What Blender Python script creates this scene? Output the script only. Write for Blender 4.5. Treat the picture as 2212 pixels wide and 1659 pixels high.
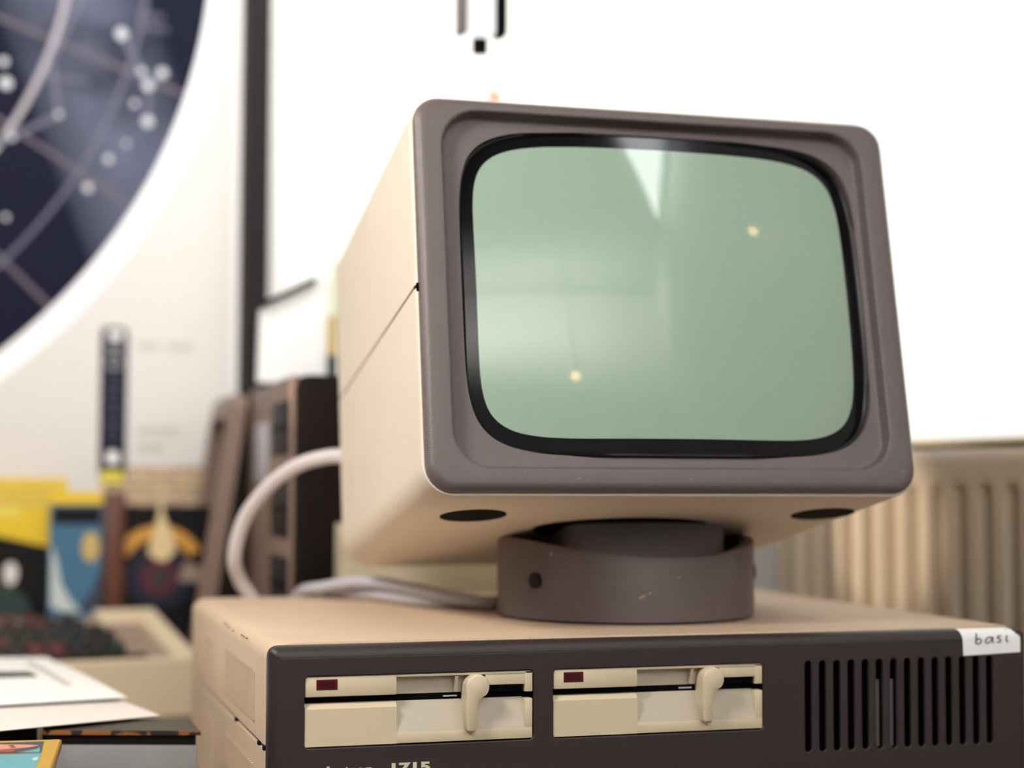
import bpy, bmesh, math, random
from mathutils import Vector, Matrix, Euler
random.seed(7)
R = math.radians
sc = bpy.context.scene
col = sc.collection
for o in list(bpy.data.objects):
    bpy.data.objects.remove(o)

# ---------------------------------------------------------------- coordinates
# All builders work in millimetres: x along the computer's front, y back, z up from the computer's top.
TOP = 0.885
def W(p):
    return Vector((p[0] / 1000, p[1] / 1000, TOP + p[2] / 1000))

# ---------------------------------------------------------------- camera
cam_d = bpy.data.cameras.new('camera'); cam = bpy.data.objects.new('camera', cam_d); col.objects.link(cam)
CAM = (-155.87, -1033.25, 99.07); YAW = 0.2919; PITCH = 0.0590; ROLL = 0.0033
cam.location = W(CAM)
fw = Vector((math.sin(YAW) * math.cos(PITCH), math.cos(YAW) * math.cos(PITCH), math.sin(PITCH)))
rt = Vector((math.cos(YAW), -math.sin(YAW), 0)); up = rt.cross(fw)
rt2 = rt * math.cos(ROLL) + up * math.sin(ROLL); up2 = -rt * math.sin(ROLL) + up * math.cos(ROLL)
cam.rotation_euler = Matrix((rt2, up2, -fw)).transposed().to_euler()
cam_d.sensor_width = 36.0; cam_d.sensor_fit = 'HORIZONTAL'
cam_d.lens = 3635.35 * 36.0 / 2212.0
cam_d.clip_start = 0.02
cam_d.dof.use_dof = True
cam_d.dof.focus_distance = 1.065
cam_d.dof.aperture_fstop = 2.9
cam_d.dof.aperture_blades = 0
sc.camera = cam

# ---------------------------------------------------------------- world, lights, exposure
world = bpy.data.worlds.new('overcast_sky'); sc.world = world; world.use_nodes = True
bg = world.node_tree.nodes['Background']
bg.inputs[0].default_value = (1.0, 0.995, 0.975, 1); bg.inputs[1].default_value = 1.32

def area(name, loc, target, sx, sy, power, rgb, spread=180):
    d = bpy.data.lights.new(name, 'AREA'); d.shape = 'RECTANGLE'; d.size = sx / 1000; d.size_y = sy / 1000
    d.energy = power; d.color = rgb; d.spread = R(spread)
    o = bpy.data.objects.new(name, d); col.objects.link(o); o.location = W(loc)
    o.rotation_euler = (W(target) - W(loc)).to_track_quat('-Z', 'Y').to_euler()
    return o
sd = bpy.data.lights.new('radiator_spot', 'SPOT'); sd.energy = 70; sd.color = (1.0, 0.82, 0.62); sd.spot_size = R(8.5); sd.spot_blend = 0.7; sd.shadow_soft_size = 0.012
so = bpy.data.objects.new('radiator_spot', sd); col.objects.link(so); so.location = W((-720, 576, 380))      # warm spot added beyond the left edge for the patch on the radiator
so.rotation_euler = (W((640, 418, 60)) - W((-720, 576, 380))).to_track_quat('-Z', 'Y').to_euler()
# warm lamp standing at the left end of the desk, a ceiling fitting narrowed onto the back wall
area('lamp_left', (-560, 260, 700), (120, 170, 120), 240, 240, 5.0, (1.0, 0.92, 0.82))
area('lamp_front_left', (-430, -330, 600), (200, 60, 80), 200, 200, 6.0, (1.0, 0.95, 0.89))
area('added_front_washer', (60, -2440, 1260), (100, -2800, 1740), 1500, 200, 44, (0.97, 0.98, 1.0))  # added to brighten the unseen front wall for screen glow and front fill
area('ceiling_fitting_back', (150, 0, 1690), (330, 1060, 800), 1500, 200, 9.5, (1.0, 0.98, 0.955), 72)

sc.view_settings.view_transform = 'Standard'
sc.view_settings.look = 'None'
sc.view_settings.exposure = -0.05
sc.view_settings.gamma = 1.0
sc.view_settings.use_curve_mapping = False
sc.cycles.max_bounces = 8
sc.cycles.diffuse_bounces = 4
sc.cycles.use_denoising = True

# ---------------------------------------------------------------- materials
def lin(c):
    return tuple((v / 255 / 12.92) if v / 255 <= 0.04045 else ((v / 255 + 0.055) / 1.055) ** 2.4 for v in c) + (1.0,)
def mat(name, rgb, rough=0.5, bump=0.0, bscale=900.0, var=0.0, vscale=30.0, coat=0.0, metal=0.0, spec=0.5, speck=None):
    m = bpy.data.materials.new(name); m.use_nodes = True
    nt = m.node_tree; b = nt.nodes['Principled BSDF']
    b.inputs['Base Color'].default_value = lin(rgb); b.inputs['Roughness'].default_value = rough
    b.inputs['Metallic'].default_value = metal; b.inputs['Specular IOR Level'].default_value = spec
    if coat:
        b.inputs['Coat Weight'].default_value = coat; b.inputs['Coat Roughness'].default_value = 0.04
    tc = nt.nodes.new('ShaderNodeTexCoord')
    src = None
    if var:
        n = nt.nodes.new('ShaderNodeTexNoise'); n.inputs['Scale'].default_value = vscale; n.inputs['Detail'].default_value = 5
        nt.links.new(tc.outputs['Object'], n.inputs['Vector'])
        mx = nt.nodes.new('ShaderNodeMix'); mx.data_type = 'RGBA'
        c = lin(rgb)
        mx.inputs[6].default_value = tuple(v * (1 - var) for v in c[:3]) + (1,)
        mx.inputs[7].default_value = tuple(min(1, v * (1 + var)) for v in c[:3]) + (1,)
        nt.links.new(n.outputs['Fac'], mx.inputs[0]); src = mx.outputs[2]
    if speck:
        n = nt.nodes.new('ShaderNodeTexNoise'); n.inputs['Scale'].default_value = speck[1]; n.inputs['Detail'].default_value = 2
        nt.links.new(tc.outputs['Object'], n.inputs['Vector'])
        rp = nt.nodes.new('ShaderNodeValToRGB'); rp.color_ramp.elements[0].position = speck[2]; rp.color_ramp.elements[1].position = speck[2] + (0.06 if speck[1] > 10 else 0.28)
        nt.links.new(n.outputs['Fac'], rp.inputs[0])
        mx = nt.nodes.new('ShaderNodeMix'); mx.data_type = 'RGBA'
        if src: nt.links.new(src, mx.inputs[6])
        else: mx.inputs[6].default_value = lin(rgb)
        mx.inputs[7].default_value = lin(speck[0])
        nt.links.new(rp.outputs[0], mx.inputs[0]); src = mx.outputs[2]
    if src: nt.links.new(src, b.inputs['Base Color'])
    if bump:
        n = nt.nodes.new('ShaderNodeTexNoise'); n.inputs['Scale'].default_value = bscale; n.inputs['Detail'].default_value = 3
        nt.links.new(tc.outputs['Object'], n.inputs['Vector'])
        bp = nt.nodes.new('ShaderNodeBump'); bp.inputs['Strength'].default_value = bump; bp.inputs['Distance'].default_value = 0.0004
        nt.links.new(n.outputs['Fac'], bp.inputs['Height']); nt.links.new(bp.outputs['Normal'], b.inputs['Normal'])
    return m
def emit(name, rgb, strength):
    m = bpy.data.materials.new(name); m.use_nodes = True; nt = m.node_tree
    nt.nodes.remove(nt.nodes['Principled BSDF'])
    e = nt.nodes.new('ShaderNodeEmission'); e.inputs[0].default_value = tuple(rgb) + (1,); e.inputs[1].default_value = strength
    nt.links.new(e.outputs[0], nt.nodes['Material Output'].inputs[0])
    return m
def glass(name):
    m = bpy.data.materials.new(name); m.use_nodes = True; nt = m.node_tree
    nt.nodes.remove(nt.nodes['Principled BSDF'])
    t = nt.nodes.new('ShaderNodeBsdfTransparent'); g = nt.nodes.new('ShaderNodeBsdfGlossy'); g.inputs['Roughness'].default_value = 0.02
    t.inputs[0].default_value = (0.97, 0.985, 0.98, 1)
    mx = nt.nodes.new('ShaderNodeMixShader'); mx.inputs[0].default_value = 0.05
    nt.links.new(t.outputs[0], mx.inputs[1]); nt.links.new(g.outputs[0], mx.inputs[2])
    nt.links.new(mx.outputs[0], nt.nodes['Material Output'].inputs[0])
    return m

M = dict(
    beige=mat('beige_plastic', (224, 211, 194), 0.55, 0.25, 1400, 0.05, 25),
    beige_top=mat('dusty_beige_plastic', (204, 180, 154), 0.6, 0.35, 1100, 0.08, 18, speck=((170, 140, 115), 420, 0.68)),
    taupe=mat('taupe_plastic', (103, 92, 92), 0.36, 0.55, 1500, 0.04, 60, speck=((80, 70, 69), 260, 0.74)),
    fascia=mat('dark_brown_plastic', (46, 37, 38), 0.46, 0.25, 1500, 0.04, 50),
    ring=mat('swivel_plastic', (104, 93, 93), 0.45, 0.4, 1300, 0.06, 70, speck=((112, 104, 86), 190, 0.78)),
    yoke=mat('grey_plastic', (120, 113, 118), 0.5, 0.4, 1300),
    black=mat('black_rubber', (11, 10, 14), 0.3, spec=0.35),
    void=mat('black_inside', (6, 5, 8), 0.8, spec=0.1),
    mask=mat('black_glass', (5, 5, 10), 0.1, spec=0.3),
    phosphor=mat('phosphor', (152, 176, 156), 0.8, var=0.03, vscale=8, coat=1.0, spec=0.2),
    drive=mat('cream_plastic', (218, 202, 172), 0.42, 0.15, 1200, 0.04, 40),
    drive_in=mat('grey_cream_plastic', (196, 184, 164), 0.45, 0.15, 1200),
    led=mat('dark_red_lens', (92, 2, 16), 0.15),
    led_in=mat('darker_red_lens', (62, 0, 14), 0.2),
    white=mat('white_paint', (243, 241, 236), 0.7, 0.1, 300),
    wallg=mat('grey_wall_paint', (84, 79, 74), 0.85),
    wallm=mat('dull_ceiling_paint', (190, 186, 180), 0.9),
    wallw=mat('white_wall_paint', (246, 244, 240), 0.85, 0.2, 250, 0.015, 6),
    sticker=mat('white_sticker', (251, 251, 252), 0.5),
    ink=mat('blue_ink', (34, 30, 96), 0.5),
    print_=mat('cream_print', (214, 208, 178), 0.5),
    cable=mat('white_cable_sheath', (208, 200, 200), 0.42),
    cable2=mat('grey_cable_sheath', (190, 188, 198), 0.4),
    radiator=mat('radiator_enamel', (208, 194, 174), 0.4, 0.05, 200),
    sill=mat('beige_sill_board', (236, 214, 176), 0.5, 0.1, 100),
    wood=mat('desk_laminate', (92, 72, 56), 0.5, 0.1, 60, 0.1, 12),
    floor=mat('grey_linoleum', (72, 66, 62), 0.6, 0.1, 80, 0.1, 5),
    pole=mat('dark_brown_metal', (30, 26, 28), 0.6, 0.1, 300, spec=0.2),
    paper=mat('white_paper', (240, 239, 237), 0.8),
    paper2=mat('off_white_paper', (222, 214, 208), 0.8),
    grey_print=mat('grey_print', (190, 188, 182), 0.8),
    green_print=mat('dark_green_print', (74, 84, 72), 0.8),
    term=mat('brown_terminal_case', (24, 16, 12), 0.6, 0.2, 900, spec=0.15),
    term_front=mat('brown_terminal_front', (132, 110, 98), 0.5, 0.2, 900),
    navy=mat('navy_plastic', (14, 14, 24), 0.5, spec=0.2),
    cream_box=mat('cream_cardboard', (206, 194, 168), 0.7, 0.2, 200),
    yellow=mat('yellow_cover', (226, 190, 32), 0.5),
    yellow2=mat('pale_yellow_print', (228, 212, 84), 0.55),
    gold=mat('gold_yellow_cover', (186, 146, 26), 0.4),
    gold_side=mat('darker_gold_edge', (140, 104, 22), 0.6),
    dark=mat('near_black_cover', (16, 13, 16), 0.55, spec=0.2),
    teal=mat('teal_print', (92, 158, 168), 0.45, var=0.12, vscale=40),
    slate=mat('slate_print', (54, 62, 76), 0.45),
    skin=mat('flesh_print', (206, 138, 110), 0.45, var=0.15, vscale=120),
    lips=mat('dull_red_print', (134, 68, 66), 0.45),
    brown_print=mat('brown_print', (92, 76, 70), 0.5),
    olive=mat('dark_olive_cover', (66, 62, 52), 0.5, 0.2, 200, 0.2, 20),
    rust=mat('worn_orange_edge', (150, 92, 40), 0.7, speck=((38, 26, 20), 70, 0.5)),
    greybox=mat('grey_cover', (140, 140, 140), 0.5, 0.1, 100, 0.18, 28),
    blue=mat('blue_cover', (62, 108, 138), 0.45, var=0.25, vscale=9),
    paleblue=mat('pale_blue_print', (196, 204, 204), 0.5),
    maroon=mat('maroon_print', (78, 30, 44), 0.5),
    darkblue=mat('dark_blue_print', (12, 18, 42), 0.45),
    orange=mat('orange_print', (204, 146, 62), 0.5),
    cone=mat('pale_sand_print', (226, 200, 152), 0.5),
    spine=mat('red_brown_spine', (88, 44, 26), 0.5),
    home=mat('cream_beige_case', (222, 204, 172), 0.5, 0.15, 800),
    home_panel=mat('taupe_panel', (150, 130, 116), 0.5),
    key=mat('black_key', (19, 17, 18), 0.45),
    key_red=mat('red_key', (84, 26, 32), 0.4),
    key_green=mat('green_key', (14, 44, 32), 0.4),
    legend=mat('pale_legend', (196, 188, 176), 0.6),
    chart_paper=mat('chart_paper', (216, 211, 207), 0.7),
    chart_sky=mat('chart_strip_blue', (18, 20, 36), 0.6, spec=0.1),
    chart_white=mat('chart_white_print', (248, 248, 250), 0.6),
    chart_line=mat('chart_mauve_line', (98, 88, 98), 0.6),
    chart_lilac=mat('chart_lilac_print', (98, 98, 118), 0.6),
    star=mat('star_print', (206, 206, 212), 0.6),
    arc_print=mat('chart_grey_arc', (172, 166, 172), 0.6),
    tan=mat('tan_print', (206, 180, 146), 0.6),
    ochre=mat('ochre_plastic', (196, 170, 104), 0.4),
    dkgreen=mat('dark_green_plastic', (36, 58, 52), 0.4),
    palegreen=mat('pale_green_plastic', (222, 226, 200), 0.4),
    orange_tag=mat('orange_plastic', (214, 112, 44), 0.5),
    bulb=emit('warm_bulb', (1.0, 0.66, 0.34), 34.0),
    lit=emit('glowing_white_body', (1.0, 0.99, 0.96), 1.35),
    panel=emit('wedge_glow', (0.95, 0.98, 1.0), 14.0),
    glass=glass('window_glass'),
)

def sky_print():
    m = mat('chart_night_blue', (20, 23, 40), 0.6, spec=0.1); nt = m.node_tree; b = nt.nodes['Principled BSDF']
    tc = nt.nodes.new('ShaderNodeTexCoord'); sp = nt.nodes.new('ShaderNodeSeparateXYZ'); nt.links.new(tc.outputs['Object'], sp.inputs[0])
    def mth(op, a, c, clamp=False):
        n = nt.nodes.new('ShaderNodeMath'); n.operation = op; n.use_clamp = clamp
        for k, v in enumerate((a, c)):
            if v is None: continue
            if isinstance(v, (int, float)): n.inputs[k].default_value = v
            else: nt.links.new(v, n.inputs[k])
        return n.outputs[0]
    # the milky way printed as a pale band running down across the map
    d = mth('ADD', mth('MULTIPLY', mth('SUBTRACT', sp.outputs[0], 0.545), 0.93), mth('MULTIPLY', mth('SUBTRACT', sp.outputs[2], 0.50), 0.36))
    band = mth('SUBTRACT', 1.0, mth('DIVIDE', mth('ABSOLUTE', d, None), 0.09), True)
    nz = nt.nodes.new('ShaderNodeTexNoise'); nz.inputs['Scale'].default_value = 7.5; nz.inputs['Detail'].default_value = 3
    nt.links.new(tc.outputs['Object'], nz.inputs['Vector'])
    f = mth('MULTIPLY', mth('POWER', band, 0.6), mth('MULTIPLY', mth('SUBTRACT', nz.outputs['Fac'], 0.28, True), 3.4, True), True)
    mx = nt.nodes.new('ShaderNodeMix'); mx.data_type = 'RGBA'; mx.inputs[6].default_value = lin((20, 22, 42)); mx.inputs[7].default_value = lin((98, 102, 122))
    nt.links.new(f, mx.inputs[0]); nt.links.new(mx.outputs[2], b.inputs['Base Color'])
    return m
M['sky'] = sky_print()

# ---------------------------------------------------------------- object helpers
def tag(o, label=None, cat=None, group=None, kind=None):
    if label: o['label'] = label
    if cat: o['category'] = cat
    if group: o['group'] = group
    if kind: o['kind'] = kind
    return o
def thing(name, loc, label, cat, group=None):
    o = bpy.data.objects.new(name, None); o.empty_display_size = 0.02
    col.objects.link(o); o.location = W(loc)
    return tag(o, label, cat, group)
class G:
    """a bag of vertices and faces in millimetres"""
    def __init__(s): s.v = []; s.f = []
    def add(s, v, f, xf=None):
        n = len(s.v); s.v += [tuple(xf(p)) if xf else tuple(p) for p in v]; s.f += [[i + n for i in q] for q in f]; return s
    def box(s, x0, x1, y0, y1, z0, z1, bev=0.0, seg=2, xf=None):
        bm = bmesh.new(); bmesh.ops.create_cube(bm, size=1)
        for q in bm.verts:
            q.co = Vector(((x0 + x1) / 2 + q.co.x * (x1 - x0), (y0 + y1) / 2 + q.co.y * (y1 - y0), (z0 + z1) / 2 + q.co.z * (z1 - z0)))
        if bev: bmesh.ops.bevel(bm, geom=bm.edges[:], offset=bev, segments=seg, profile=0.5, affect='EDGES')
        bm.verts.index_update()
        s.add([q.co[:] for q in bm.verts], [[q.index for q in f.verts] for f in bm.faces], xf); bm.free(); return s
    def loft(s, rings, cap0=False, cap1=False, closed=True, xf=None):
        n = len(rings[0]); v = [p for r in rings for p in r]; f = []
        for k in range(len(rings) - 1):
            for i in range(n if closed else n - 1):
                j = (i + 1) % n
                f.append([k * n + i, k * n + j, (k + 1) * n + j, (k + 1) * n + i])
        if cap0: f.append(list(range(n))[::-1])
        if cap1: f.append([(len(rings) - 1) * n + i for i in range(n)])
        return s.add(v, f, xf)
    def prism(s, poly, d0, d1, ax='y', xf=None):
        """polygon extruded along an axis; poly is in the two other coordinates"""
        mk = {'y': lambda p, d: (p[0], d, p[1]), 'x': lambda p, d: (d, p[0], p[1]), 'z': lambda p, d: (p[0], p[1], d)}[ax]
        return s.loft([[mk(p, d0) for p in poly], [mk(p, d1) for p in poly]], True, True, xf=xf)
    def cyl(s, c, ax, r, h, n=32, r2=None, xf=None):
        """cylinder from point c along axis vector ax"""
        a = Vector(ax).normalized(); t = a.orthogonal().normalized(); b = a.cross(t); c = Vector(c); r2 = r if r2 is None else r2
        ring = lambda rr, d: [tuple(c + a * d + (t * math.cos(2 * math.pi * i / n) + b * math.sin(2 * math.pi * i / n)) * rr) for i in range(n)]
        return s.loft([ring(r, 0), ring(r2, h)], True, True, xf=xf)
    def tube(s, pts, r, n=12, sub=10, caps=True, xf=None):
        P = [Vector(p) for p in pts]
        if sub > 1:
            Q = []
            for i in range(len(P) - 1):
                p0 = P[max(i - 1, 0)]; p1 = P[i]; p2 = P[i + 1]; p3 = P[min(i + 2, len(P) - 1)]
                for k in range(sub):
                    t = k / sub
                    Q.append(0.5 * ((2 * p1) + (p2 - p0) * t + (2 * p0 - 5 * p1 + 4 * p2 - p3) * t * t + (3 * p1 - p0 - 3 * p2 + p3) * t ** 3))
            Q.append(P[-1]); P = Q
        rings = []; u = None
        for i, p in enumerate(P):
            d = (P[min(i + 1, len(P) - 1)] - P[max(i - 1, 0)]).normalized()
            u = d.orthogonal().normalized() if u is None else (u - d * u.dot(d)).normalized()
            w = d.cross(u)
            rings.append([tuple(p + (u * math.cos(2 * math.pi * k / n) + w * math.sin(2 * math.pi * k / n)) * r) for k in range(n)])
        return s.loft(rings, caps, caps, xf=xf)
    def obj(s, name, m, parent=None, smooth=35, xf=None):
        me = bpy.data.meshes.new(name)
        off = Vector((0, 0, 0)); q_ = parent
        while q_: off = off + q_.location; q_ = q_.parent
        org = Vector((0, 0, 0))
        vs = [W(xf(p) if xf else p) - off for p in s.v]
        if not parent and vs:   # top-level mesh: origin at its base centre
            lo = Vector([min(v[i] for v in vs) for i in range(3)]); hi = Vector([max(v[i] for v in vs) for i in range(3)])
            org = Vector(((lo.x + hi.x) / 2, (lo.y + hi.y) / 2, lo.z)); vs = [v - org for v in vs]
        me.from_pydata([v[:] for v in vs], [], s.f)
        bm = bmesh.new(); bm.from_mesh(me); bmesh.ops.recalc_face_normals(bm, faces=bm.faces[:]); bm.to_mesh(me); bm.free()
        me.materials.append(m)
        if smooth:
            me.polygons.foreach_set('use_smooth', [True] * len(me.polygons))
            me.set_sharp_from_angle(angle=R(smooth))
        me.update()
        o = bpy.data.objects.new(name, me); col.objects.link(o); o.location = org
        if parent: o.parent = parent
        return o
def structure(g, name, m, xf=None, smooth=0):
    return tag(g.obj(name, m, None, smooth, xf), kind='structure')
def rrect(x0, x1, z0, z1, r, n=8):
    pts = []
    for cx, cz, a0 in ((x1 - r, z0 + r, -90), (x1 - r, z1 - r, 0), (x0 + r, z1 - r, 90), (x0 + r, z0 + r, 180)):
        for k in range(n + 1):
            a = R(a0 + 90 * k / n); pts.append((cx + r * math.cos(a), cz + r * math.sin(a)))
    return pts
def sell(cx, cz, a, b, n, m=160):
    pts = []
    for k in range(m):
        t = 2 * math.pi * k / m
        c, q = math.cos(t), math.sin(t)
        pts.append((cx + a * math.copysign(abs(c) ** (2 / n), c), cz + b * math.copysign(abs(q) ** (2 / n), q)))
    return pts
def radial(poly, c, angs):
    """points where rays from c leave a closed polygon"""
    out = []; n = len(poly)
    for a in angs:
        d = (math.cos(a), math.sin(a)); best = None
        for i in range(n):
            x1, z1 = poly[i][0] - c[0], poly[i][1] - c[1]; x2, z2 = poly[(i + 1) % n][0] - c[0], poly[(i + 1) % n][1] - c[1]
            ex, ez = x2 - x1, z2 - z1; den = d[0] * ez - d[1] * ex
            if abs(den) < 1e-12: continue
            t = (x1 * ez - z1 * ex) / den; q = (x1 * d[1] - z1 * d[0]) / den
            if t > 0 and -1e-6 <= q <= 1 + 1e-6 and (best is None or t > best): best = t
        out.append((c[0] + d[0] * best, c[1] + d[1] * best))
    return out
def frame(o, ang, tilt=0):
    """local frame at point o turned by ang degrees about z"""
    c, s_ = math.cos(R(ang)), math.sin(R(ang))
    return lambda p: (o[0] + c * p[0] - s_ * p[1], o[1] + s_ * p[0] + c * p[1], o[2] + p[2])

# ================================================================= ROOM
DR = Vector((-0.1545, 0.988, 0)); NR = Vector((-0.988, -0.1545, 0))      # along the right wall (away), out of it
A0 = Vector((675, 234, 0)) - NR * 80                                    # a point on the right wall
def RW(p):    # right wall frame: x = along (away from camera), y = out into the room, z
    q = A0 + DR * p[0] + NR * p[1]; return (q.x, q.y, p[2])
KB = Vector((0.988, 0.1545, 0)); NB = Vector((0.1545, -0.988, 0)); B0 = Vector((598, 1110, 0))
def BW(p):    # back wall frame: x = along (right), y = out into the room, z
    q = B0 + KB * p[0] + NB * p[1]; return (q.x, q.y, p[2])
FZ, CZ = -885, 1760
SC = 872      # distance along the right wall of the room corner (approximately)
structure(G().box(-3300, 250, -100, 0, FZ, CZ), 'wall_back', M['wallw'], BW)
g = G()
WS0, WS1, WZ0, WZ1 = -110, 800, 138, 1500
g.box(-3300, 1000, -100, 0, FZ, WZ0); g.box(-3300, 1000, -100, 0, WZ1, CZ)
g.box(-3300, WS0, -100, 0, WZ0, WZ1); g.box(WS1, 1000, -100, 0, WZ0, WZ1)
structure(g, 'wall_right', M['wallw'], RW)
structure(G().box(-2700, -2600, -3000, 1000, FZ, CZ), 'wall_left', M['wallg'])
structure(G().box(-2700, 1500, -3000, -2900, FZ, CZ), 'wall_front', M['wallw'])
structure(G().box(-2700, 1500, -3000, 1300, FZ - 60, FZ), 'floor', M['floor'])
structure(G().box(-2700, 1500, -3000, 1300, CZ, CZ + 60), 'ceiling', M['wallm'])
g = G()
for a, b in ((WS0, WS0 + 50), (WS1 - 30, WS1)): g.box(a, b, -70, -20, WZ0, WZ1, 4)
g.box(WS0, WS1, -70, -50, WZ0 + 4, WZ0 + 9, 1); g.box(WS0, WS1, -70, -20, WZ1 - 45, WZ1, 4)
win = structure(g, 'window_1', M['white'], RW)
for a, b in ((WS0 + 50, WS1 - 30),):
    gp = G().box(a, b, -48, -44, WZ0 + 12, WZ1 - 45)
    gp.v = [RW(p) for p in gp.v]
    o = gp.obj('pane', M['glass'], None, 0); w = o.location.copy(); o.parent = win; o.location = w - win.location
structure(G().box(-105, 780, -68, 24, 138, 142, 1.5), 'trim_1', M['sill'], RW)          # window sill board
structure(G().box(-491, -461, 2, 34, -885, 1700, 3), 'trim_2', M['pole'], BW)          # dark post in front of the back wall

# ================================================================= RADIATOR under the window
rad = thing('radiator', RW((-80, 40, -500)), 'cream enamelled panel radiator with vertical flutes under the window', 'radiator')
S0, S1 = -420, 352
def rad_depth(s, z):
    q = ((s - 0.7) / 33.6) % 1.0; d = min(q, 1 - q) * 33.6
    groove = 1 - min(1, max(0, (d - 4.5) / 5.5)); groove = groove * groove * (3 - 2 * groove)
    top = min(1, max(0, (101 - z) / 11)); top = top * top * (3 - 2 * top)
    return 80 - 13 * groove * top
g = G(); zs = [126, 118, 110, 102, 99, 96, 93, 90, 86, 60, 0, -120, -300, -450]; ss = [S0 + (S1 - S0) * i / 340 for i in range(341)]
rows = []
for z in zs: rows.append([RW((s_, rad_depth(s_, z), z)) for s_ in ss])
rows.insert(0, [RW((s_, 76, 131)) for s_ in ss]); rows.insert(0, [RW((s_, 20, 131)) for s_ in ss])
rows.append([RW((s_, 20, -450)) for s_ in ss])
g.loft(rows, closed=False)
g.obj('front_panel', M['radiator'], rad, 40)
G().box(S0 - 2, S0, 16, 80, -450, 131).obj('side_panel', M['radiator'], rad, 0, RW)
G().box(S1, S1 + 2, 16, 80, -450, 131).obj('side_panel', M['radiator'], rad, 0, RW)
G().box(S0, S1, 0, 16, -300, -260).obj('wall_bracket', M['radiator'], rad, 0, RW)

# ================================================================= DESK
DZ = -135.5
desk = thing('desk', (-150, 400, FZ), 'wide laminate desk under the computers and books', 'desk')
G().prism([(-1250, -120), (640, -120), (500, 1060), (-1250, 800)], DZ - 32, DZ, 'z').obj('desktop', M['wood'], desk, 0)
for lx, lys in ((-1200, (-70, 700)), (430, (-70, 900))):
    for ly in lys:
        G().box(lx, lx + 50, ly, ly + 50, FZ, DZ - 32, 3).obj('leg', M['pole'], desk)

# ================================================================= COMPUTER
CW, CD = 533, 444
pc = thing('desktop_computer', (266, 222, DZ), 'beige desktop computer with dark front and two floppy drives under the monitor', 'computer')
def case_rings(z0, z1, rt_, rb):
    prof = []
    if rb: prof += [(z0 + rb * (1 - math.sin(a)), rb * (1 - math.cos(a))) for a in [R(90 - 90 * k / 5) for k in range(6)]]
    else: prof += [(z0, 0)]
    if rt_: prof += [(z1 - rt_ * (1 - math.sin(a)), rt_ * (1 - math.cos(a))) for a in [R(90 * k / 6) for k in range(7)]]
    else: prof += [(z1, 0)]
    return [[(p[0], p[1], z) for p in rrect(0.3 + d, CW - 0.3 - d, 9 + min(d, 3), CD - d, 8, 5)] for z, d in prof]
G().loft(case_rings(-62.4, 0, 10, 0), True, True).obj('upper_case', M['beige_top'], pc)
G().loft(case_rings(DZ, -66.0, 0, 0), True, True).obj('lower_case', M['beige_top'], pc)
G().box(4, CW - 4, 14, CD - 4, -67, -61).obj('seam', M['void'], pc)
# ventilation ribs moulded on the left side
k = 0
for y0, y1, z0, z1, n in ((56, 205, -53, -21.3, 21), (62, 202, -134, -81, 20), (277, 349, -51, -23, 10), (277, 349, -134, -83, 10)):
    for i in range(n):
        y = y0 + (y1 - y0) * (i + 0.5) / n
        G().box(-0.9, 0.5, y - (y1 - y0) / n * 0.26, y + (y1 - y0) / n * 0.26, z0, z1).obj('vent_rib', M['beige_top'], pc, 0)
        if y1 > 200: G().box(-0.15, 0.5, y + (y1 - y0) / n * 0.28, y + (y1 - y0) / n * 0.72, z1 - 2.6, z1).obj('vent_slot', M['dark'], pc, 0)
g = G()
for y, z, l in ((216, -3.6, 5), (205, -4.2, 3), (190, -4.7, 2), (169.6, -5.4, 3), (123, -4.5, 3), (112, -4.6, 3), (98, -4.4, 2.5)):
    G().box(-0.1, 1.3 - 0.12 * abs(z), y - l / 2, y + l / 2, z - 0.35, z + 0.35).obj('paint_chip', M['dark'], pc, 0)
for y, z in ((150, -64), (40, -64), (18, -64)): G().box(-0.2, 2, y - 2.5, y + 2.5, z - 2, z + 0.6, 0.5).obj('seam_clip', M['dark'], pc, 0)
# fascia: rounded rim plus a front plate with the drive bays and grille slots cut through it
OFF2 = 160.3
SL = [362.9 + 10.68 * i for i in range(14)]
def curve_plate(outline, holes, y_front, thick, bev):
    cu = bpy.data.curves.new('plate', 'CURVE'); cu.dimensions = '2D'; cu.fill_mode = 'BOTH'
    for pts in [outline] + holes:
        sp = cu.splines.new('POLY'); sp.points.add(len(pts) - 1); sp.use_cyclic_u = True
        for q, p in zip(sp.points, pts): q.co = (p[0], p[1], 0, 1)
    cu.extrude = thick / 2 - bev; cu.bevel_depth = bev; cu.bevel_resolution = 2; cu.offset = -bev
    o = bpy.data.objects.new('plate', cu); col.objects.link(o)
    dg = bpy.context.evaluated_depsgraph_get(); dg.update()
    me = bpy.data.meshes.new_from_object(o.evaluated_get(dg))
    v = [(q.co.x, y_front + thick / 2 - q.co.z, q.co.y) for q in me.vertices]; f = [list(p.vertices) for p in me.polygons]
    bpy.data.objects.remove(o); bpy.data.meshes.remove(me)
    return v, f
FI = 7.0
holes = [rrect(a + 22.6, a + 169.8, -63.6, -19.8, 3.0, 4) for a in (0, OFF2)] + [rrect(s_ - 2.55, s_ + 2.55, -79.8, -19.4, 2.5, 4) for s_ in SL]
g = G()
g.add(*curve_plate([(FI, DZ + 1), (CW - FI, DZ + 1), (CW - FI, -FI - 1.2), (FI, -FI - 1.2)], holes, 0, 3.0, 0.7))
rings = []
for a in range(0, 91, 15):
    d = FI * (1 - math.cos(R(a))); y = FI * (1 - math.sin(R(a)))
    rings.append([(p[0], y, p[1]) for p in rrect(0.6 + FI - FI * math.cos(R(a)), CW - 0.6 - FI + FI * math.cos(R(a)), DZ + 0.4, -1.2 - FI + FI * math.cos(R(a)), 6.2 - 0.06 * a, 5)])
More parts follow.
